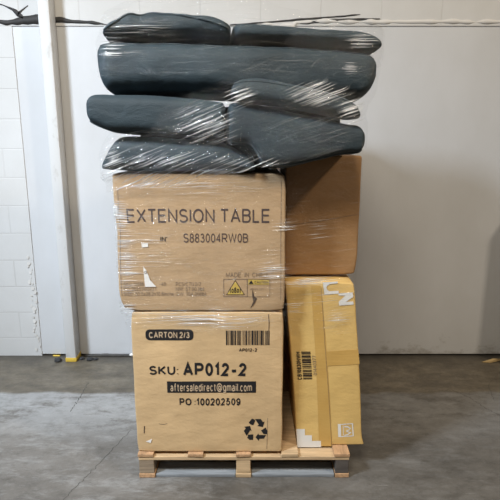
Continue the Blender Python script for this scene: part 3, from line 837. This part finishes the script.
cushB, pB = cushion('long_cushion', [(234.2, 23.5, 37.5), (235.6, 22.6, 39.4), (262, 23, 40.4), (294, 26, 41.4), (326, 28.6, 43), (350, 29.5, 45.5), (366, 31.5, 47.5), (376, 35, 50), (381, 39.5, 50), (383, 43, 47)],
                    2.20, 2.80, M['cloth'], 27, .005, 3.6, .03, skew=-.09)
thing(cushB, 'thin slate cushion at the top right, tapering to a dark tip', 'cushion', 'wrapped slate cushions')
cushA, pA = cushion('back_cushion', [(103, 31, 35), (106, 26, 35.8), (114, 18, 36.2), (128, 10, 36.2), (140, 11.6, 36.4), (150, 10.5, 36.6), (163, 9.6, 36.8), (186, 10.8, 37), (208, 12.6, 37.4), (222, 17, 38), (229, 21, 38), (231.6, 24, 37)],
                    2.20, 2.72, M['cloth'], 33, .013, 3.4, .03, skew=-.09)
thing(cushA, 'puffy slate cushion with folded seam on top of the pile, at its left', 'cushion', 'wrapped slate cushions')
cushE, pE = cushion('throw_pillow', [(231, 89, 97), (233, 83, 100), (238, 79, 101), (248, 77.4, 102.6), (262, 77.6, 104), (281, 80.6, 106), (300, 84.5, 110), (320, 88.5, 114), (338, 94, 117.5), (350, 100, 119.5), (357, 106, 118.5), (360, 112, 118)],
                    2.01, 2.17, M['cloth'], 41, .006, 2.4, .05, NT=48)
thing(cushE, 'small slate pillow with bright film glints resting on the square-ended cushion', 'pillow', 'wrapped slate cushions')
cushR, _p = cushion('rear_filler', [(140, 118, 155), (143, 107, 167.2), (200, 107, 167.3), (270, 108, 167.3), (274, 118, 155)], 2.60, 2.76, M['cloth_dark'], 47, .0, 4.5, .03, clamp=base_clamp(1.458))  # added filler: keeps the bright wall from showing through the pile
thing(cushR, 'dark slate filler added upright behind the pile to keep the gaps dark', 'cushion')
cushS, _p = cushion('rear_filler', [(250, 115, 149), (253, 106, 152), (300, 105, 152.1), (338, 105, 152.1), (341, 112, 148)], 2.80, 3.28, M['cloth_dark'], 51, .002, 4.5, .03)  # added unseen filler: casts the sloping wall shadow and closes gaps
thing(cushS, 'unseen flat slate filler added on the plain dark brown carton to cast the wall shadow', 'cushion')
# seams
SEAM = [(0, .0), (.12, .35), (.3, .80), (.45, .72), (.6, .55), (.8, .30), (1, .0)]
pA(lambda t: math.pi - math.asin(max(0, interp(SEAM, t)[0]) ** 1.7), .005)
pB(lambda t: math.pi * .80, .003); pC(lambda t: math.pi * .77, .003); pE(lambda t: math.pi * .80, .003)
pD(lambda t: math.pi * 1.24, .0035); pF(lambda t: math.pi * 1.23, .0035)

# ------------------------------------------------------------------ stretch film: pulled tight round whatever it wraps
wrap = empty('stretch_wrap', (0, 2.4, .9))
thing(wrap, 'clear crinkled stretch film wound around the cushions and cartons', 'stretch film')
def cloud(objs):
    pts = []
    for o in objs:
        o, xm = o if isinstance(o, tuple) else (o, -9)
        pts += [tuple(v.co) for v in o.data.vertices if v.co.x > xm]
    return pts
def hull2(pts):
    pts = sorted(set(pts)); 
    def half(it):
        h = []
        for p in it:
            while len(h) > 1 and (h[-1][0] - h[-2][0]) * (p[1] - h[-2][1]) - (h[-1][1] - h[-2][1]) * (p[0] - h[-2][0]) <= 0: h.pop()
            h.append(p)
        return h[:-1]
    return half(pts) + half(pts[::-1])
def film(name, objs, lo, hi, mat, off=.006, NA=240, NZ=26, rip=.004, reach=.05, seed=0, ragged=.012):
    """lo, hi: functions of x giving the lower and the upper edge of the band"""
    pts = cloud(objs)
    zs = [min(lo(-.8), lo(.8)) - .05, max(hi(-.8), hi(.8)) + .05]; K = 48
    C = Vector((-.05, 2.42))
    tabs = []
    for k in range(K + 1):
        z = zs[0] + (zs[1] - zs[0]) * k / K
        P2 = [(p[0], p[1]) for p in pts if abs(p[2] - z) < reach]
        if len(P2) < 3: tabs.append(tabs[-1] if tabs else None); continue
        h = hull2(P2); row = []
        for a in range(NA):
            th = 2 * math.pi * a / NA; d = Vector((math.cos(th), math.sin(th)))
            best = .3
            for (p, q) in zip(h, h[1:] + h[:1]):
                e = Vector(q) - Vector(p); w_ = Vector(p) - C
                den = d.x * e.y - d.y * e.x
                if abs(den) < 1e-9: continue
                t = (w_.x * e.y - w_.y * e.x) / den; s = (w_.x * d.y - w_.y * d.x) / den
                if t > 0 and -1e-6 <= s <= 1 + 1e-6: best = max(best, t)
            row.append(best)
        tabs.append(row)
    first = next(t for t in tabs if t)
    tabs = [t or first for t in tabs]
    # film bridges hollows upwards as well
    sm = []
    for k in range(K + 1):
        sm.append([max(tabs[k][a], (tabs[max(0, k - 1)][a] + tabs[min(K, k + 1)][a]) / 2, (tabs[max(0, k - 3)][a] + tabs[min(K, k + 3)][a]) / 2) for a in range(NA)])
    def rad(a, z):
        t = max(0, min(K - 1e-6, (z - zs[0]) / (zs[1] - zs[0]) * K)); k = int(t); f = t - k
        return sm[k][a % NA] * (1 - f) + sm[k + 1][a % NA] * f
    bm = bmesh.new(); uvl = bm.loops.layers.uv.new('UVMap'); grid = []; arc = [0.0]
    for a in range(NA + 1):
        th = 2 * math.pi * a / NA
        x0 = C.x + rad(a, (lo(0) + hi(0)) / 2) * math.cos(th)
        col = []
        zl = lo(x0) + ragged * nz(a * .12, seed, 0); zh = hi(x0) + ragged * nz(a * .12, seed, 7)
        for j in range(NZ + 1):
            z = zl + (zh - zl) * j / NZ
            r_ = rad(a, z) + off + rip * abs(nz(a * .10, z * 42 - x0 * 7, seed))
            col.append((Vector((C.x + r_ * math.cos(th), C.y + r_ * math.sin(th), z))))
        if grid: arc.append(arc[-1] + (col[NZ // 2] - grid[-1][NZ // 2]).length)
        grid.append(col)
    V = [[bm.verts.new(p) for p in c] for c in grid[:-1]]
    for a in range(NA):
        A0, A1 = V[a], V[(a + 1) % NA]
        for j in range(NZ):
            f = bm.faces.new((A0[j], A1[j], A1[j + 1], A0[j + 1]))
            for lp, (aa, jj) in zip(f.loops, ((a, j), (a + 1, j), (a + 1, j + 1), (a, j + 1))):
                lp[uvl].uv = (arc[aa], grid[aa][jj].z)
    o = obj(name, bm, mat); o.parent = wrap; o.matrix_parent_inverse = wrap.matrix_basis.inverted()
    return o
bpy.context.view_layer.update()
cush = [cushA, cushB, cushC, cushD, cushE, cushF, cushG]
def SP(*rows):
    """bunched places: measured u, v, half width, half height in the photograph, strength"""
    out = []
    for u, v, ru, rv, k in rows:
        x, z = P(u, v, 2.15); out.append((x, z, ru * .0043, rv * .0043, k))
    return out
film('film_layer', [cushA, cushB, cushC], lambda x: 1.86, lambda x: 2.13 - .06 * x,
     film_mat('film on upper cushions', SP((110, 46, 14, 12, 1.0), (364, 39, 22, 7, 1.3), (352, 67, 10, 9, .9), (140, 92, 60, 7, .7), (128, 49, 18, 4, .6), (190, 60, 70, 16, .15), (300, 66, 60, 20, .12), (140, 24, 50, 8, .5)), .0, gl=.018), seed=1, off=.004, rip=.002)
film('film_layer', [(cushG, -9), (cushF, -9), (cushE, -9), (cushC, -.2), (cushB, 0), (cushD, -.36), (upp, -9), (brn, -9), (cushR, -9), (cushS, -9)], lambda x: 1.36 + .19 * (x + .6), lambda x: 1.63 + .43 * (x + .55),
     film_mat('film pulled slantwise', SP((210, 124, 42, 26, .95), (165, 158, 60, 16, .75), (116, 158, 16, 22, 1.1), (240, 100, 22, 14, 1.0), (150, 180, 70, 12, 1.1), (230, 172, 70, 9, 1.0), (312, 97, 34, 15, 1.2), (230, 160, 50, 12, .6), (345, 112, 16, 14, .9), (300, 130, 50, 24, .35), (270, 165, 60, 10, .6)), .36, gl=.022), seed=2, off=.010, rip=.003, NZ=34)
film('film_layer', [(upp, -9), (brn, -9), (yel, -9), (low, -9), (bak, -9)], lambda x: .73 - .05 * x, lambda x: 1.40 + .1 * (x + .6),
     film_mat('film on cartons', SP((115, 211, 9, 11, 2.2), (120, 215, 16, 22, 1.2), (128, 260, 18, 45, .9), (150, 240, 50, 60, .35), (272, 270, 22, 26, .9), (285, 226, 16, 10, 1.0), (310, 283, 36, 7, 1.6), (338, 322, 24, 18, .8), (295, 306, 16, 12, .8), (128, 308, 12, 10, 1.2), (205, 318, 110, 14, .9), (330, 300, 40, 20, .5), (318, 235, 20, 20, .5), (200, 185, 90, 14, .6)), .02, gl=.012), seed=3, NZ=40, rip=.002)
